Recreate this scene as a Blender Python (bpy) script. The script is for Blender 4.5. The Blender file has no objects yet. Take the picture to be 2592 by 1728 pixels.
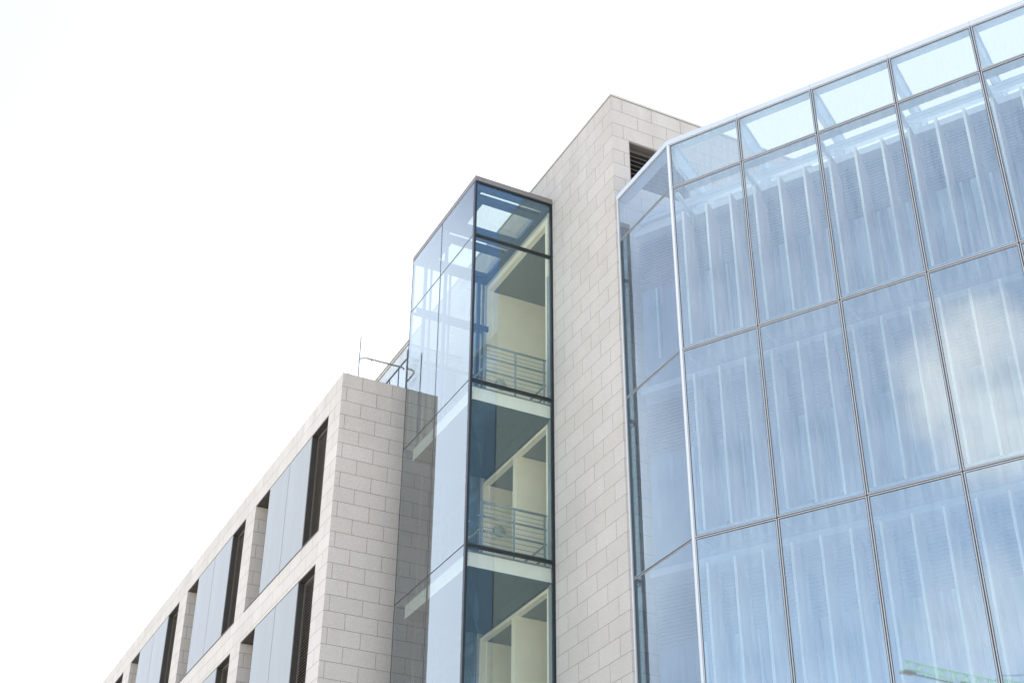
import bpy, bmesh, math, random
from mathutils import Vector, Matrix
random.seed(7)
R = math.radians
S = bpy.context.scene
COL = S.collection
GZ = 1.7                      # eye height: everything measured from the eye is lifted by this

# ------------------------------------------------------------------ camera
cam_d = bpy.data.cameras.new('camera')
cam = bpy.data.objects.new('camera', cam_d); COL.objects.link(cam)
cam_d.sensor_width = 36.0; cam_d.lens = 3604.4/2592*36.0
cam_d.clip_start = 0.1; cam_d.clip_end = 6000
def cam_matrix(pitch, roll, head):
    cp, sp = math.cos(pitch), math.sin(pitch); cr, sr = math.cos(roll), math.sin(roll)
    r = Vector((1,0,0)); f = Vector((0,cp,sp)); u = Vector((0,-sp,cp))
    r2 = cr*r + sr*u; u2 = -sr*r + cr*u
    rot = Matrix.Rotation(-head, 3, 'Z')
    r2, u2, f = rot@r2, rot@u2, rot@f
    return Matrix((r2, u2, -f)).transposed().to_4x4()
cam.matrix_world = Matrix.Translation((0,0,GZ)) @ cam_matrix(R(32.4725), R(0.5726), R(26.3))
S.camera = cam

# ------------------------------------------------------------------ sky, sun, exposure
SUN_EL, SUN_AZ = R(55), R(58)          # azimuth from +Y towards +X: behind the buildings
sun_vec = Vector((math.sin(SUN_AZ)*math.cos(SUN_EL), math.cos(SUN_AZ)*math.cos(SUN_EL), math.sin(SUN_EL)))
S.view_settings.view_transform = 'Standard'; S.view_settings.look = 'None'
S.view_settings.gamma = 1.0; S.view_settings.use_curve_mapping = False
S.view_settings.exposure = 1.70
world = bpy.data.worlds.new('World'); S.world = world; world.use_nodes = True
def build_world():
    nt = world.node_tree; N = nt.nodes; L = nt.links; N.clear()
    out = N.new('ShaderNodeOutputWorld'); bg = N.new('ShaderNodeBackground')
    sky = N.new('ShaderNodeTexSky'); sky.sky_type = 'NISHITA'; sky.sun_disc = False
    sky.sun_elevation = SUN_EL; sky.sun_rotation = SUN_AZ
    sky.air_density = 1.0; sky.dust_density = 0.6; sky.ozone_density = 1.6; sky.altitude = 50
    tc = N.new('ShaderNodeTexCoord')
    def math_n(op, a, b=None, clamp=False):
        n = N.new('ShaderNodeMath'); n.operation = op; n.use_clamp = clamp
        for i, v in enumerate((a, b)):
            if v is None: continue
            if isinstance(v, (int, float)): n.inputs[i].default_value = v
            else: L.new(v, n.inputs[i])
        return n.outputs[0]
    def dotdir(v):
        n = N.new('ShaderNodeVectorMath'); n.operation = 'DOT_PRODUCT'
        L.new(tc.outputs['Generated'], n.inputs[0]); n.inputs[1].default_value = Vector(v).normalized()
        return n.outputs['Value']
    def ramp(v, lo, hi):
        n = N.new('ShaderNodeMapRange'); n.interpolation_type = 'SMOOTHSTEP'
        n.inputs['From Min'].default_value = lo; n.inputs['From Max'].default_value = hi
        L.new(v, n.inputs['Value']); return n.outputs['Result']
    nz = N.new('ShaderNodeTexNoise'); nz.inputs['Scale'].default_value = 5.2; nz.inputs['Detail'].default_value = 7
    nz.inputs['Roughness'].default_value = 0.6; nz.inputs['Distortion'].default_value = 0.3
    mp = N.new('ShaderNodeMapping'); mp.inputs['Scale'].default_value = (1,1,1.9)
    L.new(tc.outputs['Generated'], mp.inputs['Vector']); L.new(mp.outputs[0], nz.inputs['Vector'])
    veil = ramp(dotdir((0.55, 0.70, 0.35)), 0.80, 0.94)
    # thin bright veil of cloud in front of the sun
    haze = math_n('MULTIPLY', ramp(dotdir((0.30, 0.90, 0.20)), -0.75, 0.15), 0.27)
    low = math_n('MULTIPLY', ramp(dotdir((-0.27, 0.85, 0.41)), 0.960, 0.984), 0.85)  # unseen bright cloud patch, added for the stair tower's side glass to mirror
    veil_n = math_n('ADD', math_n('MULTIPLY', veil, 0.60), haze, True)      # haze everywhere, a bright thin cloud sheet round the sun
    # a bank of broken cloud low in the west (it shows as a reflection in the curtain wall)
    def bank(v, lo, hi, n_lo, n_hi):
        b = ramp(dotdir(v), lo, hi)
        t = math_n('ADD', nz.outputs['Fac'], math_n('MULTIPLY', math_n('SUBTRACT', b, 0.5), 0.55))
        return math_n('MULTIPLY', ramp(t, n_lo, n_hi), ramp(b, 0.0, 0.3))
    c1 = bank((-0.835,-0.275,0.487), 0.9955, 1.0, 0.44, 0.86)
    c2 = bank((-0.92,-0.27,0.35), 0.996, 1.0, 0.62, 0.95)
    cl = math_n('ADD', math_n('MULTIPLY', c1, 0.52), math_n('MULTIPLY', c2, 0.22), True)
    m1 = N.new('ShaderNodeMix'); m1.data_type = 'RGBA'
    L.new(veil_n, m1.inputs['Factor']); hs = N.new('ShaderNodeHueSaturation'); hs.inputs['Saturation'].default_value = 0.91; hs.inputs['Value'].default_value = 0.78; L.new(sky.outputs[0], hs.inputs['Color']); L.new(hs.outputs[0], m1.inputs[6]); m1.inputs[7].default_value = (3.45, 3.35, 3.25, 1)
    m2 = N.new('ShaderNodeMix'); m2.data_type = 'RGBA'
    L.new(cl, m2.inputs['Factor']); m1b = N.new('ShaderNodeMix'); m1b.data_type = 'RGBA'; L.new(low, m1b.inputs['Factor']); L.new(m1.outputs[2], m1b.inputs[6]); m1b.inputs[7].default_value = (4.1, 4.7, 5.5, 1)
    L.new(m1b.outputs[2], m2.inputs[6]); m2.inputs[7].default_value = (4.7, 4.55, 4.4, 1)
    # pale haze added low behind the viewer to brighten the shaded stone
    sep = N.new('ShaderNodeSeparateXYZ'); L.new(tc.outputs['Generated'], sep.inputs[0])
    hz = math_n('MULTIPLY', math_n('MULTIPLY', ramp(math_n('MULTIPLY', sep.outputs['Z'], -1.0), -0.42, -0.02), 0.72), ramp(dotdir((0.3, -1.0, 0.0)), -0.25, 0.6))
    m3 = N.new('ShaderNodeMix'); m3.data_type = 'RGBA'
    L.new(hz, m3.inputs['Factor']); L.new(m2.outputs[2], m3.inputs[6]); m3.inputs[7].default_value = (4.6, 4.4, 4.1, 1)
    L.new(m3.outputs[2], bg.inputs['Color']); bg.inputs['Strength'].default_value = 0.15
    L.new(bg.outputs[0], out.inputs['Surface'])
build_world()
sun_d = bpy.data.lights.new('sun', 'SUN'); sun_d.energy = 4.5; sun_d.angle = R(3.0); sun_d.color = (1.0, 0.95, 0.88)
sun = bpy.data.objects.new('sun', sun_d); COL.objects.link(sun); sun.location = (0, 0, 90)
sun.rotation_euler = sun_vec.to_track_quat('Z', 'Y').to_euler()
try:
    S.cycles.transparent_max_bounces = 32; S.cycles.max_bounces = 10; S.cycles.diffuse_bounces = 8
    S.cycles.glossy_bounces = 5; S.cycles.sample_clamp_indirect = 6.0; S.cycles.caustics_reflective = True; S.cycles.sample_clamp_indirect = 4.0
except Exception: pass

# ------------------------------------------------------------------ materials
def new_mat(name):
    m = bpy.data.materials.new(name); m.use_nodes = True; m.node_tree.nodes.clear()
    return m, m.node_tree.nodes, m.node_tree.links
def simple(name, col, rough=0.5, metal=0.0, var=0.06, scale=3.0, bump=0.0, spec=0.5, streak=0.0):
    m, N, L = new_mat(name)
    out = N.new('ShaderNodeOutputMaterial'); b = N.new('ShaderNodeBsdfPrincipled'); L.new(b.outputs[0], out.inputs[0])
    b.inputs['Roughness'].default_value = rough; b.inputs['Metallic'].default_value = metal
    b.inputs['Specular IOR Level'].default_value = spec
    tc = N.new('ShaderNodeTexCoord'); nz = N.new('ShaderNodeTexNoise'); nz.inputs['Scale'].default_value = scale; nz.inputs['Detail'].default_value = 6
    mp = N.new('ShaderNodeMapping'); L.new(tc.outputs['Object'], mp.inputs[0]); L.new(mp.outputs[0], nz.inputs['Vector'])
    if streak: mp.inputs['Scale'].default_value = (1, 1, streak)
    mr = N.new('ShaderNodeMapRange'); mr.inputs['To Min'].default_value = 1-var; mr.inputs['To Max'].default_value = 1+var
    mr.inputs['From Min'].default_value = 0.25; mr.inputs['From Max'].default_value = 0.75
    L.new(nz.outputs['Fac'], mr.inputs['Value'])
    mx = N.new('ShaderNodeVectorMath'); mx.operation = 'SCALE'; mx.inputs[0].default_value = col[:3]
    L.new(mr.outputs[0], mx.inputs['Scale']); L.new(mx.outputs[0], b.inputs['Base Color'])
    if bump:
        bp = N.new('ShaderNodeBump'); bp.inputs['Distance'].default_value = bump; L.new(nz.outputs['Fac'], bp.inputs['Height']); L.new(bp.outputs[0], b.inputs['Normal'])
    return m
def stone(name, tint=(1,1,1), line=0.0065):
    """pale granite slabs in running bond; UVs are in metres"""
    m, N, L = new_mat(name)
    out = N.new('ShaderNodeOutputMaterial'); b = N.new('ShaderNodeBsdfPrincipled'); L.new(b.outputs[0], out.inputs[0])
    b.inputs['Roughness'].default_value = 0.75; b.inputs['Specular IOR Level'].default_value = 0.25
    uv = N.new('ShaderNodeUVMap'); tc = N.new('ShaderNodeTexCoord')
    br = N.new('ShaderNodeTexBrick'); br.offset = 0.5; br.offset_frequency = 2; br.squash = 1.0
    br.inputs['Scale'].default_value = 1.0; br.inputs['Brick Width'].default_value = 0.9; br.inputs['Row Height'].default_value = 0.44
    br.inputs['Mortar Size'].default_value = line; br.inputs['Mortar Smooth'].default_value = 0.15; br.inputs['Bias'].default_value = 0.0
    c = (0.548*tint[0], 0.510*tint[1], 0.463*tint[2])
    br.inputs['Color1'].default_value = (c[0]*1.02, c[1]*1.02, c[2]*1.025, 1)
    br.inputs['Color2'].default_value = (c[0]*0.965, c[1]*0.96, c[2]*0.952, 1)
    br.inputs['Mortar'].default_value = (0.25, 0.225, 0.19, 1)
    L.new(uv.outputs[0], br.inputs['Vector'])
    def noise(scale, detail, lo, hi, vec):
        n = N.new('ShaderNodeTexNoise'); n.inputs['Scale'].default_value = scale; n.inputs['Detail'].default_value = detail
        n.inputs['Roughness'].default_value = 0.65
        L.new(vec, n.inputs['Vector']); r = N.new('ShaderNodeMapRange')
        r.inputs['From Min'].default_value = 0.28; r.inputs['From Max'].default_value = 0.72
        r.inputs['To Min'].default_value = lo; r.inputs['To Max'].default_value = hi; L.new(n.outputs['Fac'], r.inputs['Value']); return n, r.outputs[0]
    ng, g = noise(42, 5, 0.80, 1.19, tc.outputs['Object'])       # granite grain
    _, w = noise(0.55, 6, 0.95, 1.045, tc.outputs['Object'])     # weathering
    mp = N.new('ShaderNodeMapping'); mp.inputs['Scale'].default_value = (1.6, 1.6, 0.14); L.new(tc.outputs['Object'], mp.inputs[0])
    _, st0 = noise(1.3, 6, 0.0, 1.0, mp.outputs[0])                # rain streaks, heaviest under the copings
    sx = N.new('ShaderNodeSeparateXYZ'); L.new(uv.outputs[0], sx.inputs[0])
    tp_ = N.new('ShaderNodeMapRange'); tp_.inputs['From Min'].default_value = -2.6; tp_.inputs['From Max'].default_value = 0.0
    tp_.inputs['To Min'].default_value = 0.05; tp_.inputs['To Max'].default_value = 0.17; L.new(sx.outputs['Y'], tp_.inputs['Value'])
    sm = N.new('ShaderNodeMath'); sm.operation = 'MULTIPLY'; L.new(st0, sm.inputs[0]); L.new(tp_.outputs[0], sm.inputs[1])
    s1 = N.new('ShaderNodeMath'); s1.operation = 'SUBTRACT'; s1.inputs[0].default_value = 1.05; L.new(sm.outputs[0], s1.inputs[1]); st = s1.outputs[0]
    a = N.new('ShaderNodeMath'); a.operation = 'MULTIPLY'; L.new(g, a.inputs[0]); L.new(w, a.inputs[1])
    a2 = N.new('ShaderNodeMath'); a2.operation = 'MULTIPLY'; L.new(a.outputs[0], a2.inputs[0]); L.new(st, a2.inputs[1])
    mx = N.new('ShaderNodeVectorMath'); mx.operation = 'SCALE'; L.new(br.outputs['Color'], mx.inputs[0]); L.new(a2.outputs[0], mx.inputs['Scale'])
    L.new(mx.outputs[0], b.inputs['Base Color'])
    inv = N.new('ShaderNodeMath'); inv.operation = 'MULTIPLY_ADD'; inv.inputs[1].default_value = -1.0; inv.inputs[2].default_value = 1.0
    L.new(br.outputs['Fac'], inv.inputs[0])
    bp = N.new('ShaderNodeBump'); bp.inputs['Distance'].default_value = 0.006; bp.inputs['Strength'].default_value = 0.7
    L.new(inv.outputs[0], bp.inputs['Height'])
    bp2 = N.new('ShaderNodeBump'); bp2.inputs['Distance'].default_value = 0.0015; L.new(ng.outputs['Fac'], bp2.inputs['Height']); L.new(bp.outputs[0], bp2.inputs['Normal'])
    L.new(bp2.outputs[0], b.inputs['Normal'])
    return m
def glass(name, r0, tint, refl=(1,1,1), wave=0.0006, wscale=1.0, film=0.0, film_col=(0.7,0.75,0.8), rough=0.015, gain=1.0):
    """pane: sky reflection by a Schlick curve over a tinted clear body, plus a thin streaky film of dust"""
    m, N, L = new_mat(name)
    out = N.new('ShaderNodeOutputMaterial')
    geo = N.new('ShaderNodeNewGeometry'); tc = N.new('ShaderNodeTexCoord')
    def mt(op, a, b=None, c=None, clamp=False):
        n = N.new('ShaderNodeMath'); n.operation = op; n.use_clamp = clamp
        for i, v in enumerate((a, b, c)):
            if v is None: continue
            if isinstance(v, (int, float)): n.inputs[i].default_value = v
            else: L.new(v, n.inputs[i])
        return n.outputs[0]
    d = N.new('ShaderNodeVectorMath'); d.operation = 'DOT_PRODUCT'; L.new(geo.outputs['Normal'], d.inputs[0]); L.new(geo.outputs['Incoming'], d.inputs[1])
    ca = mt('ABSOLUTE', d.outputs['Value'])
    p5 = mt('POWER', mt('SUBTRACT', 1.0, ca), 4.0)
    F = mt('MULTIPLY_ADD', p5, (1-r0)*gain, r0, True)
    front = mt('SUBTRACT', 1.0, geo.outputs['Backfacing'])
    F = mt('MULTIPLY', F, front)
    nz = N.new('ShaderNodeTexNoise'); nz.inputs['Scale'].default_value = wscale; nz.inputs['Detail'].default_value = 1.0
    L.new(tc.outputs['Object'], nz.inputs['Vector'])
    bp = N.new('ShaderNodeBump'); bp.inputs['Distance'].default_value = wave; L.new(nz.outputs['Fac'], bp.inputs['Height'])
    gl = N.new('ShaderNodeBsdfGlossy'); gl.inputs['Roughness'].default_value = rough; gl.inputs['Color'].default_value = (*refl, 1); L.new(bp.outputs[0], gl.inputs['Normal'])
    tr = N.new('ShaderNodeBsdfTransparent')
    tm = N.new('ShaderNodeMix'); tm.data_type = 'RGBA'; L.new(front, tm.inputs['Factor']); tm.inputs[6].default_value = (1,1,1,1); tm.inputs[7].default_value = (*tint, 1)
    L.new(tm.outputs[2], tr.inputs['Color'])
    body = tr.outputs[0]
    if film:
        df = N.new('ShaderNodeBsdfDiffuse'); df.inputs['Color'].default_value = (*film_col, 1)
        mp = N.new('ShaderNodeMapping'); mp.inputs['Scale'].default_value = (9, 9, 0.5); L.new(tc.outputs['Object'], mp.inputs[0])
        n2 = N.new('ShaderNodeTexNoise'); n2.inputs['Scale'].default_value = 1.6; n2.inputs['Detail'].default_value = 7; n2.inputs['Roughness'].default_value = 0.7
        L.new(mp.outputs[0], n2.inputs['Vector'])
        n3 = N.new('ShaderNodeTexNoise'); n3.inputs['Scale'].default_value = 0.9; n3.inputs['Detail'].default_value = 4; L.new(tc.outputs['Object'], n3.inputs['Vector'])
        fr = N.new('ShaderNodeMapRange'); fr.inputs['From Min'].default_value = 0.33; fr.inputs['From Max'].default_value = 0.68
        fr.inputs['To Min'].default_value = 0.25*film; fr.inputs['To Max'].default_value = 1.75*film
        L.new(mt('MULTIPLY_ADD', n3.outputs['Fac'], 0.35, mt('MULTIPLY', n2.outputs['Fac'], 0.65)), fr.inputs['Value'])
        ff = mt('MULTIPLY', fr.outputs[0], front)
        ms = N.new('ShaderNodeMixShader'); L.new(ff, ms.inputs[0]); L.new(body, ms.inputs[1]); L.new(df.outputs[0], ms.inputs[2]); body = ms.outputs[0]
    mx = N.new('ShaderNodeMixShader'); L.new(F, mx.inputs[0]); L.new(body, mx.inputs[1]); L.new(gl.outputs[0], mx.inputs[2])
    L.new(mx.outputs[0], out.inputs[0])
    return m
M = dict(
    stone_a=stone('granite_slabs'), stone_b=stone('granite_slabs_tower', (0.88,0.885,0.89)),  # same granite twice; the tower copy is darkened to offset its stronger light
    coping=simple('coping_stone', (0.42,0.42,0.37), 0.7, var=0.1),
    cap=simple('bronze_grey_metal', (0.215,0.20,0.18), 0.45, 0.3, var=0.05),
    black=simple('black_frame_metal', (0.012,0.014,0.017), 0.35, 0.0, var=0.2),
    joint=simple('dark_silicone', (0.018,0.024,0.034), 0.6, var=0.1),
    blind=simple('dark_bronze_and_soffit_shade', (0.055,0.052,0.044), 0.5, 0.2, var=0.12),
    slat=simple('louvre_metal', (0.13,0.12,0.105), 0.5, 0.2, var=0.1),
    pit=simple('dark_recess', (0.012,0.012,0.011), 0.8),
    panel=simple('pale_blue_grey_panel', (0.275,0.28,0.275), 0.42, 0.0, var=0.07, scale=2.2, streak=0.12),
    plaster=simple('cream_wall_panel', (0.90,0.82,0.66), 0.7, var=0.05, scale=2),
    fascia=simple('cream_slab_edge', (0.70,0.68,0.61), 0.6, var=0.05, scale=6, streak=0.15),
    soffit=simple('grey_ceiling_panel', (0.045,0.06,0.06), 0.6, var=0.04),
    steel=simple('painted_grey_steel', (0.20,0.245,0.265), 0.35, 0.35, var=0.08),
    navy=simple('steel_sky_tinted', (0.05,0.085,0.17), 0.4, 0.2, var=0.1),  # dark steel with the blue sky's reflection put into its colour
    lamp=simple('opal_lamp_shell', (0.42,0.46,0.44), 0.4),
    rail_white=simple('silver_white_metal', (0.47,0.52,0.58), 0.4, 0.0, var=0.03),
    backsteel=simple('grey_back_steel', (0.13,0.145,0.155), 0.45, 0.1),
    alu=simple('bright_aluminium', (0.46,0.47,0.48), 0.35, 0.2, var=0.04),
    white=simple('white_coated_metal', (0.57,0.60,0.63), 0.4, 0.0, var=0.03),
    gasket=simple('dark_gasket', (0.025,0.025,0.026), 0.6, var=0.1),
    greyalu=simple('grey_aluminium', (0.32,0.33,0.34), 0.4, 0.3, var=0.06),
    fin=simple('pinkish_terracotta_fin', (0.60,0.46,0.47), 0.5, var=0.07, scale=4, streak=0.2),
    strut=simple('white_painted_steel', (0.55,0.60,0.65), 0.45, var=0.05),
    inner=simple('blue_grey_inner_wall', (0.13,0.20,0.30), 0.5, var=0.08, scale=1.5),
    blue_slat=simple('blue_grey_slat', (0.165,0.24,0.34), 0.45, var=0.06),
    pale=simple('pale_window_reveal', (0.34,0.48,0.56), 0.4, var=0.06, streak=0.3),
    deck=simple('pale_walkway_soffit', (0.36,0.44,0.53), 0.6, var=0.05),
    flat_roof=simple('roof_membrane', (0.33,0.33,0.32), 0.9, var=0.1),
    edge=simple('dark_teal_edge_band', (0.018,0.035,0.042), 0.4),
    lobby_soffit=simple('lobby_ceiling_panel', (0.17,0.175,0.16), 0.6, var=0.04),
    cream=simple('cream_edge_highlight', (0.92,0.86,0.78), 0.5, var=0.04),
    lino=simple('pale_floor', (0.5,0.48,0.42), 0.5, var=0.05),
    paving=simple('concrete_paving', (0.50,0.47,0.42), 0.85, var=0.1, scale=0.8),
    crane=simple('green_crane_paint', (0.14,0.40,0.18), 0.5, var=0.1),
    dark=simple('dark_steel', (0.04,0.045,0.05), 0.5),
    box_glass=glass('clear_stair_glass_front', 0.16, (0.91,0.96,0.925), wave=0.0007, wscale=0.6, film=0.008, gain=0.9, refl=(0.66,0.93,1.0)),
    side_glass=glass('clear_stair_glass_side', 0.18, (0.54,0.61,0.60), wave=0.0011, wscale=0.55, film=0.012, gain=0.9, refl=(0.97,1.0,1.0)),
    back_glass=glass('clear_stair_glass_back', 0.10, (0.62,0.72,0.75), wave=0.0004),
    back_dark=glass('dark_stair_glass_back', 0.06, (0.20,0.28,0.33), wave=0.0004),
    roof_glass=glass('fritted_roof_glass', 0.05, (0.56,0.63,0.64), film=0.06),
    wall_glass=glass('coated_curtain_glass', 0.37, (0.56,0.65,0.66), refl=(0.90,1.0,0.97), wave=0.0007, wscale=0.7, film=0.17, film_col=(0.72,0.78,0.82)),
    facet_glass=glass('coated_facet_glass', 0.20, (0.56,0.63,0.68), refl=(0.92,0.99,0.98), wave=0.0009, wscale=0.6, film=0.10, film_col=(0.62,0.70,0.80)),
    rail_glass=glass('low_iron_glass', 0.03, (0.975,0.985,0.985), wave=0.0003),
    pent_glass=glass('penthouse_glass', 0.2, (0.5,0.6,0.68), wave=0.0008, film=0.10),
)

# ------------------------------------------------------------------ mesh builder
I3 = lambda a, b, c: (a, b, c)
DC = (0.50453, -0.86340); NI = (0.86340, 0.50453); C0 = (14.770, 21.680)
def CF(s, o, z): return (C0[0]+s*DC[0]+o*NI[0], C0[1]+s*DC[1]+o*NI[1], z)     # curtain-wall frame: along, inwards, up
class MB:
    def __init__(self, frame=I3, uv=None): self.v = []; self.f = []; self.F = frame; self.uv = uv
    def box(self, a0, a1, b0, b1, c0, c1, F=None):
        F = F or self.F; n = len(self.v)
        for c in (c0, c1):
            for a, b in ((a0,b0),(a1,b0),(a1,b1),(a0,b1)): self.v.append(F(a, b, c))
        for q in ((0,3,2,1),(4,5,6,7),(0,1,5,4),(1,2,6,5),(2,3,7,6),(3,0,4,7)): self.f.append([n+i for i in q])
        return self
    def hexa(self, pts):
        """eight corners, lower ring then upper ring"""
        n = len(self.v); self.v += [tuple(p) for p in pts]
        for q in ((0,3,2,1),(4,5,6,7),(0,1,5,4),(1,2,6,5),(2,3,7,6),(3,0,4,7)): self.f.append([n+i for i in q])
        return self
    def prism(self, poly, e0, e1, mapf):
        n = len(self.v); k = len(poly)
        for e in (e0, e1):
            for p in poly: self.v.append(mapf(p, e))
        self.f.append([n+i for i in range(k)][::-1]); self.f.append([n+k+i for i in range(k)])
        for i in range(k): self.f.append([n+i, n+(i+1)%k, n+k+(i+1)%k, n+k+i])
        return self
    def tube(self, pts, r, seg=10):
        pts = [Vector(p) for p in pts]; n = len(self.v); rings = len(pts)
        for i, p in enumerate(pts):
            t = (pts[min(i+1, rings-1)] - pts[max(i-1, 0)]).normalized()
            up = Vector((0,0,1)) if abs(t.z) < 0.95 else Vector((1,0,0))
            a = t.cross(up).normalized(); b = t.cross(a).normalized()
            for k in range(seg):
                th = 2*math.pi*k/seg; self.v.append(tuple(p + r*(math.cos(th)*a + math.sin(th)*b)))
        for i in range(rings-1):
            for k in range(seg): self.f.append([n+i*seg+k, n+i*seg+(k+1)%seg, n+(i+1)*seg+(k+1)%seg, n+(i+1)*seg+k])
        self.f.append([n+k for k in range(seg)]); self.f.append([n+(rings-1)*seg+k for k in range(seg)])
        return self
    def build(self, name, mat, parent=None, label=None, lift=GZ, bevel=0.0, smooth=False):
        base = Vector((0,0,0)); q = parent
        while q is not None: base += q.location; q = q.parent
        me = bpy.data.meshes.new(name)
        origin = Vector((0,0,0))
        if parent is None or True:
            vs = [Vector((x,y,z+lift)) - base for x,y,z in self.v]
            lo = Vector([min(v[i] for v in vs) for i in range(3)]); hi = Vector([max(v[i] for v in vs) for i in range(3)])
            origin = Vector(((lo.x+hi.x)/2, (lo.y+hi.y)/2, lo.z))
            vs = [v - origin for v in vs]
        me.from_pydata([tuple(v) for v in vs], [], self.f)
        bm = bmesh.new(); bm.from_mesh(me)
        bmesh.ops.recalc_face_normals(bm, faces=bm.faces)
        if bevel:
            bmesh.ops.bevel(bm, geom=list(bm.edges), offset=bevel, segments=1, affect='EDGES', clamp_overlap=True)
        if self.uv:
            ux, uy, z0, su, sv = self.uv; ul = bm.loops.layers.uv.new('metres')
            off = origin + base
            for f in bm.faces:
                nr = f.normal
                for l in f.loops:
                    w = l.vert.co + off; z = w.z - GZ
                    if abs(nr.z) > 0.7: l[ul].uv = (w.x - ux, w.y*0.97)
                    elif abs(nr.x) > abs(nr.y): l[ul].uv = ((w.y - uy)*su, (z - z0)*sv)
                    else: l[ul].uv = ((w.x - ux), (z - z0)*sv)
        bm.to_mesh(me); bm.free()
        if smooth: me.polygons.foreach_set('use_smooth', [True]*len(me.polygons))
        me.materials.append(M[mat] if isinstance(mat, str) else mat)
        o = bpy.data.objects.new(name, me); COL.objects.link(o); o.location = origin
        if parent is not None: o.parent = parent
        if label: o['label'] = label
        return o
def root(name, loc, label, cat, group=None):
    o = bpy.data.objects.new(name, None); COL.objects.link(o); o.location = loc
    o.empty_display_size = 0.5; o['label'] = label; o['category'] = cat
    if group: o['group'] = group
    return o
def structure(o): o['kind'] = 'structure'; return o

# ------------------------------------------------------------------ ground
structure(MB().box(-2500,2500,-2500,2500,-0.5,0.0).build('ground', 'paving', lift=0.0))

# ------------------------------------------------------------------ measured plan (metres, building axes)
XG, XT = 12.371, 14.706            # stair tower: side glass plane / stone tower flank
YG, YB, YT = 27.330, 31.580, 24.054  # stair tower front, back; stone tower front
ZT = [22.42, 18.0, 13.6, 9.2, 4.8, 0.4]
G0 = -GZ                           # ground in eye-relative metres

# ------------------------------------------------------------------ stone tower with lobbies
tower = root('stone_tower', (XT, YT, 0), 'tall pale granite tower between the narrow glass stair tower and the blue glass facade', 'building')
TOP = 25.535
XR = 27.0
lob_y0, lob_y1, lob_x = 27.62, 31.42, 19.0
w = MB(uv=(15.042-9.0, 24.957-9.0, TOP, 1.0, 0.44/0.4455))
# front mass (louvre opening left out), rear mass, east mass, top mass
lx0, lx1, lz0, lz1 = 15.20, 17.0, 22.72, 24.20
w.box(XT, lx0, YT, 24.50, G0, TOP); w.box(lx1, XR, YT, 24.50, G0, TOP)
w.box(lx0, lx1, YT, 24.50, lz1, TOP); w.box(lx0, lx1, YT, 24.50, G0, lz0)
w.box(XT, XR, 24.50, lob_y0, G0, TOP)
w.box(XT, XR, lob_y1, 42.0, G0, TOP)
w.box(lob_x, XR, lob_y0, lob_y1, G0, TOP)
w.box(XT, lob_x, lob_y0, lob_y1, 23.95, TOP)
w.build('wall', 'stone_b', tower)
c = MB(); c.box(XT-0.012, XR, YT-0.012, 42.0, TOP+0.022, TOP+0.085); c.build('coping', 'coping', tower)
c = MB(); c.box(XT+0.02, XR-0.02, YT+0.02, 41.98, TOP, TOP+0.022); c.build('coping_joint', 'gasket', tower)
# louvre window
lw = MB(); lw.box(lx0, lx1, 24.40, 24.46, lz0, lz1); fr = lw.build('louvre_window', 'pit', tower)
f = MB(); t = 0.035
f.box(lx0, lx0+t, YT+0.03, 24.30, lz0+t, lz1-t); f.box(lx1-t, lx1, YT+0.03, 24.30, lz0+t, lz1-t); f.box(lx0, lx1, YT+0.03, 24.30, lz1-t, lz1); f.box(lx0, lx1, YT+0.03, 24.30, lz0, lz0+t)
f.build('frame', 'cap', fr)
sl = MB(); z = lz0+0.10
while z < lz1-0.1:
    sl.prism([(YT+0.07, z-0.045), (YT+0.085, z-0.055), (YT+0.19, z+0.045), (YT+0.175, z+0.055)], lx0+t, lx1-t, lambda p, e: (e, p[0], p[1])); z += 0.145
sl.build('louvre_blades', 'slat', fr)
# lobbies: cream partition walls, grey ceilings
for i, zt in enumerate(ZT[1:]):
    pl = MB(); ce = MB(); fl = MB(); zf = zt - 0.05
    zc = 23.76 if i == 0 else ZT[i] - 0.60
    pl.box(XT-0.012, XT+0.14, lob_y0, 27.75, zf, zc)                       # near jamb
    pl.box(XT+0.14, lob_x, lob_y0, 27.70, zf, zc)
    pl.box(XT-0.012, XT+0.14, 31.32, lob_y1, zf, zc)                       # far jamb
    pl.box(XT+0.14, lob_x, 31.30, lob_y1-0.004, zf, zc)                    # far wall
    pl.box(lob_x-0.1, lob_x, 27.70, 31.30, zf, zc)
    if i > 0: pl.box(XT-0.012, lob_x-0.1, 29.40, 29.60, zf, zc)              # partition between the two bays
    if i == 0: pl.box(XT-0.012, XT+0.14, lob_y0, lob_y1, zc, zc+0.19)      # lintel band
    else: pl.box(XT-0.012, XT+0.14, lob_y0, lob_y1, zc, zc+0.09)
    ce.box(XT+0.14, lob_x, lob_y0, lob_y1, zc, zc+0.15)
    fl.box(XT, lob_x, lob_y0, lob_y1, zf-0.25, zf)
    pl.build('lobby_wall', 'plaster', tower); ce.build('lobby_ceiling', 'lobby_soffit', tower); fl.build('lobby_floor', 'lino', tower)
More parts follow.
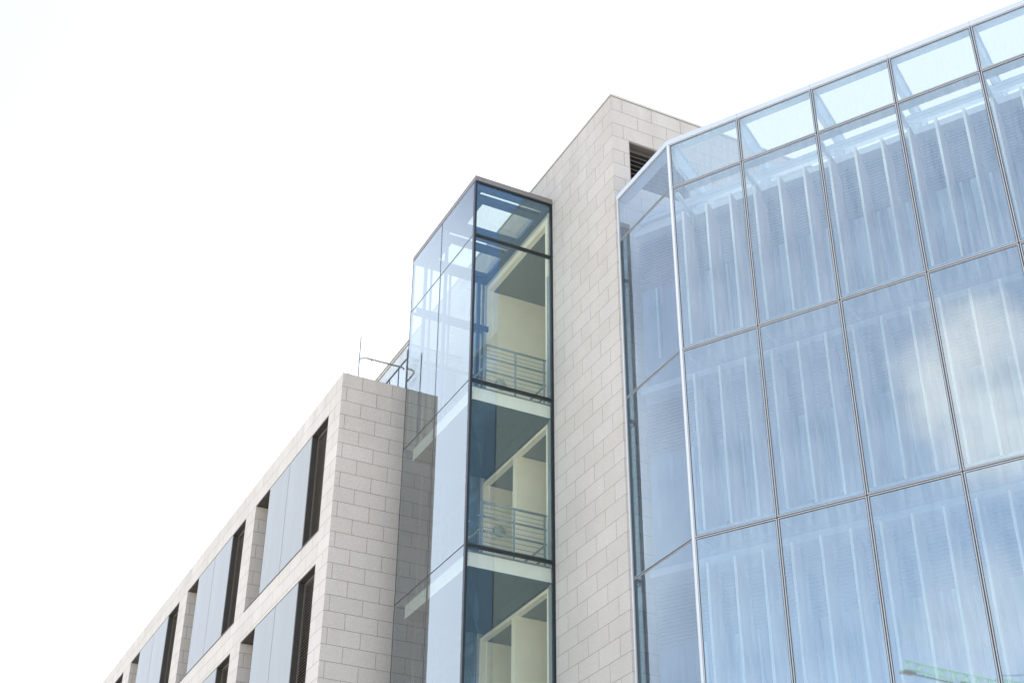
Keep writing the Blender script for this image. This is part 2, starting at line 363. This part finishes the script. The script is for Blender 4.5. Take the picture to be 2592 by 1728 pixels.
def lobby_lamp(x, y, z, label):
    r_ = root('wall_lamp', (x, y, z+GZ), label, 'lamp', 'round lamps on the lobby walls')
    p = MB(); seg = 28
    prof = [(0.0, -0.085), (0.07, -0.08), (0.13, -0.06), (0.165, -0.03), (0.175, 0.0)]
    n0 = len(p.v)
    for rr, dy in prof[1:]:
        for k in range(seg): p.v.append((x+rr*math.cos(2*math.pi*k/seg), y+dy, z+rr*math.sin(2*math.pi*k/seg)))
    for i in range(len(prof)-2):
        for k in range(seg): p.f.append([i*seg+k, i*seg+(k+1)%seg, (i+1)*seg+(k+1)%seg, (i+1)*seg+k])
    p.f.append(list(range(seg))[::-1]); p.f.append([(len(prof)-2)*seg+k for k in range(seg)])
    p.build('lamp_shade', 'lamp', r_, smooth=True)
    b = MB(); b.tube([(x, y+0.002, z), (x, y+0.03, z)], 0.185, 28); b.build('back_plate', 'greyalu', r_)

# ------------------------------------------------------------------ glazed stair tower
stair = root('glass_stair_tower', (XG, YG, 0), 'narrow black framed glass stair tower with a brown metal cap', 'building')
zcap = 24.22
fr = MB()
ft, fd = 0.062, 0.10
fr.box(XG, XG+ft, YG, YG+fd, G0, zcap)                                     # corner post
fr.box(XT-0.058, XT-0.002, YG, YG+fd, G0, zcap)                            # post against the granite
for i, z in enumerate(ZT): fr.box(XG+ft, XT-0.058, YG, YG+fd, z-0.036, z+0.036)
fr.box(XG+ft, XT-0.058, YG, YG+fd, zcap-0.055, zcap)
fr.build('front_frame', 'black', stair, bevel=0.004)
# dark open joints of the flush side glazing
sj = MB()
sj.box(XG-0.002, XG+0.03, 29.484, 29.522, G0, zcap); sj.box(XG-0.002, XG+0.03, YB-0.05, YB-0.006, G0, zcap)
for z in ZT:
    sj.box(XG+0.002, XG+0.03, YG+fd, 29.484, z-0.018, z+0.018); sj.box(XG+0.002, XG+0.03, 29.522, YB-0.05, z-0.018, z+0.018)
sj.box(XG+0.002, XG+0.03, YG+fd, YB-0.05, zcap-0.03, zcap)
sj.build('side_joint', 'joint', stair)
bk = MB()
for x in (XG+0.004, XG+0.55, XG+1.15, XT-0.42, XT-0.10): bk.box(x, x+0.06, YB-0.055, YB-0.003, G0, zcap)
for z in ZT + [zcap-0.06, 20.9]: bk.box(XG+0.064, XT-0.1, YB-0.05, YB-0.006, z-0.04, z+0.04)
bk.build('back_frame', 'backsteel', stair)
zs = [zcap-0.055] + ZT
for i in range(len(zs)-1):
    z1, z0 = zs[i]-(0.036 if i else 0.0), zs[i+1]+0.036
    MB().box(XG+ft, XT-0.058, YG+0.03, YG+0.05, z0, z1).build('front_pane', 'box_glass', stair)
    z1s, z0s = (zcap-0.03 if i == 0 else zs[i]-0.018), zs[i+1]+0.018
    tl = random.uniform(-0.001, 0.001)
    for (y0, y1) in ((YG+fd, 29.484), (29.522, YB-0.05)):
        MB().box(XG, XG+0.022, y0, y1, z0s, z1s).build('side_pane', 'side_glass', stair)
for i in range(len(zs)-1):
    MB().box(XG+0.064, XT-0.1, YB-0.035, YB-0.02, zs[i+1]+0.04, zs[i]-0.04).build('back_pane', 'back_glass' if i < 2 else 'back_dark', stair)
# cap and skylight roof
cp = MB()
o_, t_ = 0.006, 0.30
cp.box(XG-o_, XT, YG-o_, YG+t_, zcap, zcap+0.155); cp.box(XG-o_, XG+t_-0.05, YG+t_, YB+0.01, zcap, zcap+0.155)
cp.box(XG+t_-0.05, XT, YB-0.25, YB+0.01, zcap, zcap+0.155)
cp.build('roof_cap', 'cap', stair, bevel=0.003)
rf = MB(); rz0, rz1 = 23.98, 24.20
ys = [YG+0.10, 27.59, 27.80, 28.05, 29.17, 29.62, 29.84, 30.09, 31.15, YB-0.06]
for y0, y1 in ((ys[0],ys[1]), (ys[2],ys[3]), (ys[4],ys[5]), (ys[6],ys[7]), (ys[8],ys[9])): rf.box(XG+0.04, XT-0.005, y0, y1, rz0+0.1, rz1)
for y0, y1, xl in ((ys[1],ys[2],12.66), (ys[3],ys[4],12.92), (ys[5],ys[6],12.66), (ys[7],ys[8],12.92)):
    rf.box(XG+0.04, xl, y0, y1, rz0+0.1, rz1); rf.box(14.52, XT-0.005, y0, y1, rz0+0.1, rz1)
rfo = rf.build('roof_frame', 'navy', stair)
MB().box(XG+t_-0.05, XT, YG+t_, YB-0.25, zcap+0.03, zcap+0.05).build('roof_pane', 'roof_glass', stair)
# steel posts and wind beam inside
ip = MB(); ip.box(14.30, 14.40, YB-0.35, YB-0.25, 17.95, rz0+0.1); ip.box(12.62, 12.70, YB-0.35, YB-0.25, 17.95, rz0+0.1)
ip.box(XG+0.06, XT-0.02, YB-0.33, YB-0.27, 22.30, 22.46)
ip.box(XG+0.12, XG+0.20, 29.46, 29.54, 17.95, rz0+0.1)
ip.build('steel_post', 'navy', stair)
# floors
for i, z in enumerate(ZT[1:]):
    b = MB(); b.box(XG+0.15, XT-0.014, YG+0.15, YB-0.38, z-0.46, z-0.115); b.build('slab_edge', 'fascia', stair)
    b = MB(); b.box(XG+0.18, XT-0.014, YG+0.18, YB-0.40, z-0.114, z-0.05); b.build('floor_slab', 'steel', stair)
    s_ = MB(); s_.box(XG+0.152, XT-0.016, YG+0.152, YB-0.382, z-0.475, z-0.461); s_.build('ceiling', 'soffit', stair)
    k = MB(); k.box(XT-0.05, XT-0.014, YG+0.12, 27.60, z+0.04, (ZT[i]-0.5)); k.build('wall_lining', 'greyalu', stair)
    if i < 3:
        for dz in (-0.35, -0.12, 0.2, 0.6):
            for x in (XG+0.10, XT-0.085): MB().tube([(x, YG+0.051, z+dz), (x, YG+0.066, z+dz)], 0.012, 8).build('glass_fixing', 'alu', stair)

def railing(zf, label):
    r_ = root('landing_railing', (12.9, YG+0.30, zf+GZ-0.06), label, 'railing', 'steel railings on the landings')
    y = YG+0.30; xs = (12.92, 13.76, 14.58)
    for x in xs: MB().box(x-0.022, x+0.022, y-0.018, y+0.018, zf-0.06, zf+1.27).build('post', 'steel', r_)
    MB().tube([(xs[0]-0.04, y, zf+1.30), (xs[2]+0.05, y, zf+1.30)], 0.030, 12).build('handrail', 'steel', r_, smooth=True)
    hs = (1.30, 0.96, 0.58, 0.20)
    for h in hs[1:]: MB().tube([(xs[0]-0.10, y+0.045, zf+h), (xs[2]+0.07, y+0.045, zf+h)], 0.026, 10).build('rail', 'steel', r_, smooth=True)
    for a, b in zip(hs[:-1], hs[1:]):
        for q in (0.42, 0.77):
            h = a+(b-a)*q; MB().tube([(xs[0], y, zf+h), (xs[2], y, zf+h)], 0.0075, 6).build('rod', 'steel', r_)
    for x, h in ((xs[2], 0.20), (xs[2], 0.52), (xs[0]-0.06, 0.58)):
        MB().tube([(x, y+0.05, zf+h), (x, y+2.6, zf+h)], 0.026, 10).build('return_rail', 'steel', r_, smooth=True)
railing(18.0, 'grey steel railing on the highest landing of the glass stair tower')
railing(13.6, 'grey steel railing on the landing one storey below the highest in the glass stair tower')
lobby_lamp(15.145, 31.297, 16.13, 'round opal wall lamp behind the railing of the middle landing')
lobby_lamp(15.12, 31.297, 20.66, 'round opal wall lamp on the cream wall of the highest landing')
def detector(x, y, z, label):
    r_ = root('smoke_detector', (x, y, z+GZ), label, 'detector', 'small detectors under the ceilings')
    MB().tube([(x, y, z-0.05), (x, y, z-0.002)], 0.05, 14).build('body', 'dark', r_); MB().tube([(x, y, z-0.075), (x, y, z-0.05)], 0.03, 12).build('sensor', 'slat', r_)
detector(15.35, 28.6, 23.76, 'small dark detector under the grey lobby ceiling of the highest landing')

# ------------------------------------------------------------------ left stone office building
K = 1.036
XL, YL, ZL = 10.536*K, 31.610*K, 19.958*K
office = root('stone_office_building', (XL, YL, 0), 'long granite office block with tall window bays, left of the glass stair tower', 'building')
YE = 84*K
SUV = (11.515-9.0, 34.135-9.33, ZL, 0.9/0.933, 1.0)
ops = [(32.535,33.875,35.72,37.52,38.885), (39.865,41.26,43.18,45.075,46.45), (47.508,48.99,50.96,53.07,54.48),
       (55.68,57.25,59.3,61.4,62.85), (64.1,65.75,67.9,70.1,71.6), (72.9,74.6,76.9,79.1,80.7)]
rows = [(15.66,19.11), (11.27,14.745), (6.89,10.36), (2.5,5.97)]
WD = 0.42
w = MB(uv=SUV)
w.box(XL+WD, XL+16, YL, YE, G0, ZL)                                        # core
zedge = [ZL] + [v*K for r_ in rows for v in (r_[1], r_[0])] + [G0]
for i in range(0, len(zedge), 2): w.box(XL, XL+WD, YL, YE, zedge[i+1], zedge[i])      # horizontal bands
for z0, z1 in rows:
    ed = [YL] + [v*K for o in ops for v in (o[0], o[4])] + [YE]
    for i in range(0, len(ed), 2): w.box(XL, XL+WD, ed[i], ed[i+1], z0*K, z1*K)      # piers
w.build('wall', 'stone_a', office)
for z0, z1 in rows:
    for o in ops:
        a, p0, pm, p1, e = [v*K for v in o]; zb, zt = z0*K, z1*K
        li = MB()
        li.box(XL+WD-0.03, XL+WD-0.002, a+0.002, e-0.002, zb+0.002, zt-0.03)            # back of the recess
        li.box(XL+0.012, XL+WD-0.002, a+0.002, e-0.002, zt-0.028, zt-0.002)             # soffit sheet, coloured dark for the shade under the lintel
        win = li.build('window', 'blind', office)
        sill = MB(); sill.box(XL-0.018, XL+WD-0.032, a+0.002, e-0.002, zb+0.002, zb+0.03); sill.build('sill', 'dark', win)
        # panel box: two pale sheets on a dark carcass
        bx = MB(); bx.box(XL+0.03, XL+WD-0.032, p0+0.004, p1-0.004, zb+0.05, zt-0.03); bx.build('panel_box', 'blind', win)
        for y0, y1 in ((p0, pm-0.015), (pm+0.015, p1)):
            MB().box(XL+0.004, XL+0.028, y0, y1, zb+0.045, zt-0.032).build('panel', 'panel', win)
        lo = MB(); fx = XL+0.19
        lo.box(fx, fx+0.05, a+0.004, a+0.05, zb+0.03, zt-0.03); lo.box(fx, fx+0.05, p0-0.075, p0+0.002, zb+0.03, zt-0.03)
        lo.box(fx, fx+0.05, a+0.05, p0-0.075, zt-0.10, zt-0.03); lo.box(fx, fx+0.05, a+0.05, p0-0.075, zb+0.03, zb+0.08)
        lf = lo.build('louvre_frame', 'slat', win)
        bl = MB(); z = zb+0.11
        while z < zt-0.13:
            bl.prism([(fx+0.005, z-0.022), (fx+0.012, z-0.030), (fx+0.075, z+0.03), (fx+0.068, z+0.038)], a+0.05, p0-0.075, lambda p, q: (p[0], q, p[1])); z += 0.088
        bl.build('louvre_blades', 'slat', win)
MB().box(XL+0.3, XL+15.7, YL+0.3, YE-0.3, ZL, ZL+0.02).build('roof', 'flat_roof', office)

# roof balustrade of frameless glass
XBAL, YBAL = 11.42, 31.76*K+0.02
ZB0, ZB1 = ZL+0.02, 22.10
bal = root('glass_balustrade', (XBAL, YBAL, ZL+GZ), 'frameless glass balustrade with a round steel handrail on the granite office roof', 'balustrade')
gp = lambda *a: MB().box(*a).build('glass_panel', 'rail_glass', bal)
gp(XBAL+0.02, 12.86, YBAL, YBAL+0.02, ZB0, ZB1)
gp(12.90, 13.25, YBAL, YBAL+0.02, ZB0, ZB1)
MB().box(XBAL-0.014, XBAL+0.012, YBAL-0.014, YBAL+0.012, ZB0, ZB1+0.01).build('edge_post', 'steel', bal)
MB().box(12.862, 12.898, YBAL-0.004, YBAL+0.012, ZB0, ZB1).build('edge_post', 'steel', bal)
yj = [YBAL+0.03] + [34.44+1.872*k for k in range(0, 26)]
for y0, y1 in zip(yj[:-1], yj[1:]): gp(XBAL, XBAL+0.02, y0+0.01, y1-0.01, ZB0, ZB1)
for y in yj[1:-1]: MB().box(XBAL+0.004, XBAL+0.014, y-0.007, y+0.007, ZB0, ZB1).build('joint_strip', simple('pale_edge', (0.70,0.76,0.80), 0.4) if y == yj[1] else bpy.data.materials['pale_edge'], bal)
zh = 21.53; hx, hy = XBAL+0.10, YBAL+0.12
pts = [(12.84, hy, zh-0.06), (12.82, hy, zh-0.015), (12.76, hy, zh), (hx+0.18, hy, zh)] + [(hx+0.18-0.18*math.sin(t), hy+0.18-0.18*math.cos(t), zh) for t in (0.3,0.6,0.9,1.2,1.5)] + [(hx, hy+0.5+2*k, zh) for k in range(26)]
MB().tube(pts, 0.026, 12).build('handrail', simple('brushed_steel_rail', (0.40,0.385,0.35), 0.3, 0.75), bal, smooth=True)
for p in ((hx+0.30, hy), (12.70, hy)):
    MB().tube([(p[0], p[1], zh-0.02), (p[0], p[1], zh-0.07), (p[0], p[1]-0.10, zh-0.08)], 0.012, 8).build('bracket', 'steel', bal)
for k in range(12):
    y = hy+0.9+3.74*k; MB().tube([(hx, y, zh-0.02), (hx, y, zh-0.07), (hx-0.08, y, zh-0.08)], 0.012, 8).build('bracket', 'steel', bal)

# penthouse set back on the roof
PX, PY, PZ = 13.0, 33.15, 22.47
pent = root('roof_pavilion', (PX, PY, ZL+GZ), 'glazed grey rooftop pavilion behind the glass balustrade on the office block', 'pavilion')
b = MB(); b.box(PX, PX+8, PY, PY+40, 22.05, PZ-0.03); b.build('fascia', simple('stained_grey_panel', (0.50,0.52,0.53), 0.5, var=0.14, scale=1.2, streak=0.3), pent)
MB().box(PX-0.02, PX+8, PY-0.02, PY+40, PZ-0.03, PZ).build('coping', 'cap', pent)
MB().box(PX+0.35, PX+7.8, PY+0.35, PY+39.8, ZL+0.02, 22.05).build('wall', 'inner', pent)
pf = MB(); y = PY+0.02
pf.box(PX+0.012, PX+0.05, PY, PY+40, 22.0, 22.05)
while y < PY+39: pf.box(PX+0.012, PX+0.05, y, y+0.05, ZL+0.02, 22.0); y += 0.72
pf.build('window_frame', 'joint', pent)
MB().box(PX+0.02, PX+0.036, PY, PY+40, ZL+0.02, 22.0).build('window_pane', 'pent_glass', pent)

# ------------------------------------------------------------------ double-skin curtain wall building
PW = 1.8175                                     # panel width
NP = 6
ZC = [22.065, 20.772, 16.340, 11.930, 7.520, 3.110, G0]
glassb = root('glass_curtain_building', (C0[0], C0[1], 0), 'large blue glass building with a bent double skin facade and white top rail', 'building')
XF, YF1 = C0[0], YT                              # short return facet runs from the corner back to the granite core
def ring(mb, a0, a1, z0, z1, wd, d0, d1, fr):
    mb.box(a0, a0+wd, d0, d1, z0, z1, fr); mb.box(a1-wd, a1, d0, d1, z0, z1, fr)
    mb.box(a0+wd, a1-wd, d0, d1, z0, z0+wd, fr); mb.box(a0+wd, a1-wd, d0, d1, z1-wd, z1, fr)
GAP, FW = 0.013, 0.018
for i in range(len(ZC)-1):
    z1, z0 = ZC[i]-GAP, ZC[i+1]+GAP
    for k in range(NP):
        a0, a1 = k*PW + (0.055 if k == 0 else GAP), (k+1)*PW - GAP
        ta, tb = random.uniform(-.0032,.0032), random.uniform(-.0014,.0014)
        sc, zc = (a0+a1)/2, (z0+z1)/2
        fr = lambda s, o, z, ta=ta, tb=tb, sc=sc, zc=zc: CF(s, o + ta*(s-sc) + tb*(z-zc), z)
        pane = MB(fr).box(a0+FW+0.011, a1-FW-0.011, 0.0, 0.024, z0+FW+0.011, z1-FW-0.011).build('glass_pane', 'wall_glass', glassb)
        f_ = MB(CF); ring(f_, a0, a1, z0, z1, FW, -0.014, 0.03, CF); f_.build('frame', 'alu', pane)
        f_ = MB(CF); ring(f_, a0+FW, a1-FW, z0+FW, z1-FW, 0.012, -0.006, 0.029, CF); f_.build('seal', 'gasket', pane)
FFR = lambda a, o, z: (XF+o, C0[1]+a, z)         # facet frame: along +y, inwards +x
fa0, fa1 = 0.012, YF1-C0[1]-0.075
for i in range(len(ZC)-1):
    z1, z0 = ZC[i]-GAP, ZC[i+1]+GAP
    pane = MB(FFR).box(fa0+0.02, fa1-(0.012 if i == 0 else 0.135), 0.0, 0.024, z0+0.008, z1-0.008).build('glass_pane', 'facet_glass', glassb)
    f_ = MB(FFR); ring(f_, fa0, fa1, z0, z1, 0.018, -0.010, 0.028, FFR); f_.build('frame', 'greyalu', pane)
gk = MB(CF)
for k in range(1, NP+1): gk.box(k*PW-GAP, k*PW+GAP, 0.004, 0.03, G0, ZC[0])
for z in ZC[1:-1]:
    for k in range(NP): gk.box(k*PW+(0.055 if k == 0 else GAP), (k+1)*PW-GAP, 0.004, 0.03, z-GAP, z+GAP)
for z in ZC[1:-1]: gk.box(fa0, fa1, 0.004, 0.026, z-GAP, z+GAP, FFR)
gk.box(fa1, fa1+0.012, 0.0, 0.03, G0, ZC[0]-0.01, FFR)
gk.build('gasket', 'gasket', glassb)
tr = MB()                                         # white corner post and end trim
MB(FFR).box(fa1-0.13, fa1-0.02, 0.006, 0.02, G0, ZC[1]-0.03).build('dark_edge_band', 'edge', glassb)  # opaque dark strip added where the facet glass stops short
tr.v += []
c0 = Vector((C0[0], C0[1], 0)); d0 = Vector((DC[0], DC[1], 0)); n0 = Vector((NI[0], NI[1], 0))
pa = c0 - 0.016*n0 + 0.046*d0; pb = c0 + Vector((-0.013, 0.010, 0)); pc = c0 + Vector((0.05, 0.010, 0)); pd = c0 + 0.03*n0 + 0.046*d0
tr.hexa([(p.x, p.y, G0) for p in (pb, pa, pd, pc)] + [(p.x, p.y, ZC[0]) for p in (pb, pa, pd, pc)])
tr.build('corner_post', 'white', glassb)
MB(FFR).box(fa1+0.012, fa1+0.073, -0.015, 0.05, G0, ZC[0]).build('end_trim', 'white', glassb)
# top rail (white fascia) around both facets
tp = MB(); pb2 = c0 + Vector((-0.03, 0.0, 0)); pa2 = c0 - 0.03*n0
z0, z1 = ZC[0], 22.20
# mitred front corner
mit = c0 + Vector((-0.03, -0.008, 0)); mi2 = c0 + Vector((0.30, 0.08, 0))
e = NP*PW
q0 = c0 + e*d0 - 0.03*n0; q1 = c0 + e*d0 + 0.28*n0
tp.hexa([(p.x, p.y, z0) for p in (mit, q0, q1, mi2)] + [(p.x, p.y, z1) for p in (mit, q0, q1, mi2)])
g0_ = Vector((XF-0.03, YF1-0.002, 0)); g1_ = Vector((XF+0.30, YF1-0.002, 0))
tp.hexa([(p.x, p.y, z0) for p in (mit, mi2, g1_, g0_)] + [(p.x, p.y, z1) for p in (mit, mi2, g1_, g0_)])
tp.build('top_rail', 'rail_white', glassb, bevel=0.004)
rj = MB(CF)
for k in range(1, NP): rj.box(k*PW-0.003, k*PW+0.003, -0.0325, -0.031, z0, z1)
rj.build('rail_joint', 'greyalu', glassb)
# horizontal box beams behind the glass at the top two rails
bb = MB(CF); bb.box(0.35, e, 0.05, 0.24, 20.70, 20.80); bb.box(0.35, e, 0.05, 0.24, ZC[0]-0.02, ZC[0]-0.002)
bb.build('rail_beam', 'strut', glassb)
# inner facade
OI = 1.0
SL, SRT = -1.52, e
iw = MB(CF); iw.box(SL, SRT, OI+0.27, OI+12, G0, 20.55); iw.build('inner_wall', 'inner', glassb)
fz = MB(CF); fz.box(SL, SRT, OI-0.01, OI+0.6, 20.585, 20.745); fz.build('parapet_band', 'white', glassb)
for lv in range(4):
    dz = 4.41*lv
    if lv: MB(CF).box(SL, SRT, OI, OI+0.268, 16.20-dz+4.41, 16.36-dz+4.41).build('slab_edge', 'deck', glassb)
    # blinds over the window heads
    bl = MB(CF); z = 19.16-dz
    while z < 20.48-dz:
        bl.prism([(OI+0.185, z), (OI+0.195, z-0.008), (OI+0.25, z+0.055), (OI+0.24, z+0.063)], SL, SRT, lambda p, q: CF(q, p[0], p[1])); z += 0.083
    bl.build('louvre_blinds', 'blue_slat', glassb)
    for k in range(-1, NP):
        b0 = k*PW
        for j, (u0, u1) in enumerate(((0.20,0.44), (0.70,0.75), (0.93,1.07), (1.33,1.40))):
            if random.random() < 0.12: continue
            if b0+u0 < SL+0.2: continue
            MB(CF).box(b0+u0, b0+u1, OI+0.20, OI+0.268, 17.15-dz, 19.09-dz+random.uniform(-.02,.02)).build('window_panel', 'pale', glassb)
# vertical fins in the cavity
for lv in range(3):
    zt = 20.52-4.425*lv; zb = 16.62-4.41*lv
    for k in range(-1, NP*3):
        s = k*PW/3 + 0.0
        if s < -0.2: continue
        f_ = MB(CF)
        pts = []
        prof = [(0.60, zb), (1.24, zb), (1.24, zt-0.30), (0.985, zt-0.10), (0.985, zt-0.015), (0.635, zt+0.02), (0.60, zt-0.03)]
        f_.prism(prof, s-0.022, s+0.022, lambda p, q: CF(q, p[0], p[1]))
        fo = f_.build('fin', 'fin', glassb)
        MB(CF).box(s-0.026, s+0.026, 0.578, 0.599, zb, zt-0.03).build('edge_highlight', 'cream', fo)  # pale strip painted as sky light catching the fin's front edge
        if lv == 0: MB(CF).box(s-0.05, s+0.05, 0.95, 1.03, zt-0.13, zt-0.10).build('fin_clip', 'alu', glassb)
# maintenance walkways
for lv in range(4):
    z = 16.48-4.41*lv
    MB(CF).box(0.04, SRT, 0.14, OI-0.03, z, z+0.06).build('walkway', 'deck', glassb)
    sup = MB(CF)
    for k in range(0, NP+1): sup.box(k*PW-0.03, k*PW+0.03, 0.05, OI, z-0.07, z-0.002)
    sup.build('walkway_bracket', 'strut', glassb)
# roof outriggers: cantilever arm, post, strut at every mullion, twin purlin
for k in range(0, NP+1):
    s = k*PW + (0.12 if k == 0 else 0.0)
    arm = MB(CF)
    arm.prism([(0.06, 21.98), (0.06, 21.72), (0.25, 21.50), (2.25, 21.45), (2.25, 21.72), (0.30, 22.04)], s-0.055, s+0.055, lambda p, q: CF(q, p[0], p[1]))
    a_ = arm.build('roof_arm', 'strut', glassb)
    fl_ = MB(CF); fl_.prism([(0.08, 22.055), (2.30, 21.735), (2.30, 21.75), (0.08, 22.07)], s-0.10, s+0.10, lambda p, q: CF(q, p[0], p[1])); fl_.build('flange', 'strut', a_)
    po = MB(CF); po.box(s-0.13, s+0.13, 1.42, 1.66, 20.55, 21.44); po.box(s-0.16, s+0.20, 1.38, 1.72, 20.55, 20.62)
    po.build('roof_post', 'strut', glassb)
    st = MB(CF); st.prism([(0.10, 20.68), (0.10, 20.58), (1.02, 20.50), (1.02, 20.57)], s-0.045, s+0.045, lambda p, q: CF(q, p[0], p[1])); st.build('strut', 'strut', glassb)
for o, z, h, d in ((1.36, 21.235, 0.12, 0.13), (1.36, 21.37, 0.09, 0.10), (1.42, 21.475, 0.06, 0.16)):
    MB(CF).box(-1.5, e, o, o+d, z, z+h).build('purlin', 'strut', glassb)
MB(CF).box(SL, e, OI+0.62, OI+11.8, 20.55, 20.57).build('flat_roof', 'flat_roof', glassb)

# ------------------------------------------------------------------ tower crane far behind the viewer (seen as a reflection)
tipx, tipy, tipz = -122.0, -13.4, 59.3
JD = Vector((-0.50, -0.866, 0.0)); JP = Vector((0.866, -0.50, 0.0)); JL = 46.0; W_, H_ = 0.62, 1.25
tip = Vector((tipx, tipy, tipz-GZ)); mast = tip + JL*JD
crane = root('tower_crane', (mast.x, mast.y, 0), 'green lattice tower crane whose jib is mirrored low in the right of the glass facade', 'crane')
def JF(t, p, z): return tuple(tip + t*JD + p*JP + Vector((0, 0, z)))
jb = MB()
A = lambda t: JF(t, -W_, 0); B = lambda t: JF(t, W_, 0); T = lambda t: JF(t, 0, H_)
jb.tube([A(0), A(JL)], 0.06, 6); jb.tube([B(0), B(JL)], 0.06, 6); jb.tube([T(0.4), T(JL)], 0.075, 6)
t = 0.0
while t < JL-1.8:
    for P in (A, B):
        jb.tube([P(t), T(t+0.9)], 0.03, 5); jb.tube([T(t+0.9), P(t+1.8)], 0.03, 5)
    jb.tube([A(t), B(t)], 0.04, 5); t += 1.8
jb.build('jib', 'crane', crane)
MB(JF).box(-0.1, 1.5, -0.5, 0.5, -0.25, -0.10).build('jib_head', 'dark', crane)
MB().tube([JF(0, 0, -0.2), JF(JL, 0, -0.2)], 0.07, 6).build('hoist_cable', 'dark', crane)
MB(JF).box(8.4, 9.6, -0.6, 0.6, -0.5, -0.1).build('trolley', 'dark', crane)
MF = lambda a, b, z: JF(JL+a, b, z); h = tip.z; zb = G0-h
ms = MB()
for dx in (-0.9, 0.9):
    for dy in (-0.9, 0.9): ms.tube([MF(dx, dy, zb), MF(dx, dy, 0)], 0.1, 6)
z = zb
while z < -2:
    for a, b in (((-0.9,-0.9),(0.9,-0.9)), ((-0.9,0.9),(0.9,0.9)), ((-0.9,-0.9),(-0.9,0.9)), ((0.9,-0.9),(0.9,0.9))):
        ms.tube([MF(*a, z), MF(*b, z+2)], 0.05, 5)
    z += 2
ms.tube([MF(0,0,0), MF(0,0,7)], 0.2, 6); ms.build('mast', 'crane', crane)
MB(MF).box(0, 14, -0.7, 0.7, 0, 0.3).build('counter_jib', 'crane', crane)
MB(MF).box(11.5, 14, -0.8, 0.8, -1.6, 0).build('counterweight', 'paving', crane)
MB(MF).box(-0.6, 0.9, 0.95, 2.1, -1.5, 0.6).build('cab', 'white', crane)
MB().tube([MF(0,0,7), JF(14,0,H_)], 0.05, 5).build('tie_bar', 'dark', crane)
MB().tube([MF(0,0,7), MF(13,0,0.3)], 0.05, 5).build('tie_bar', 'dark', crane)
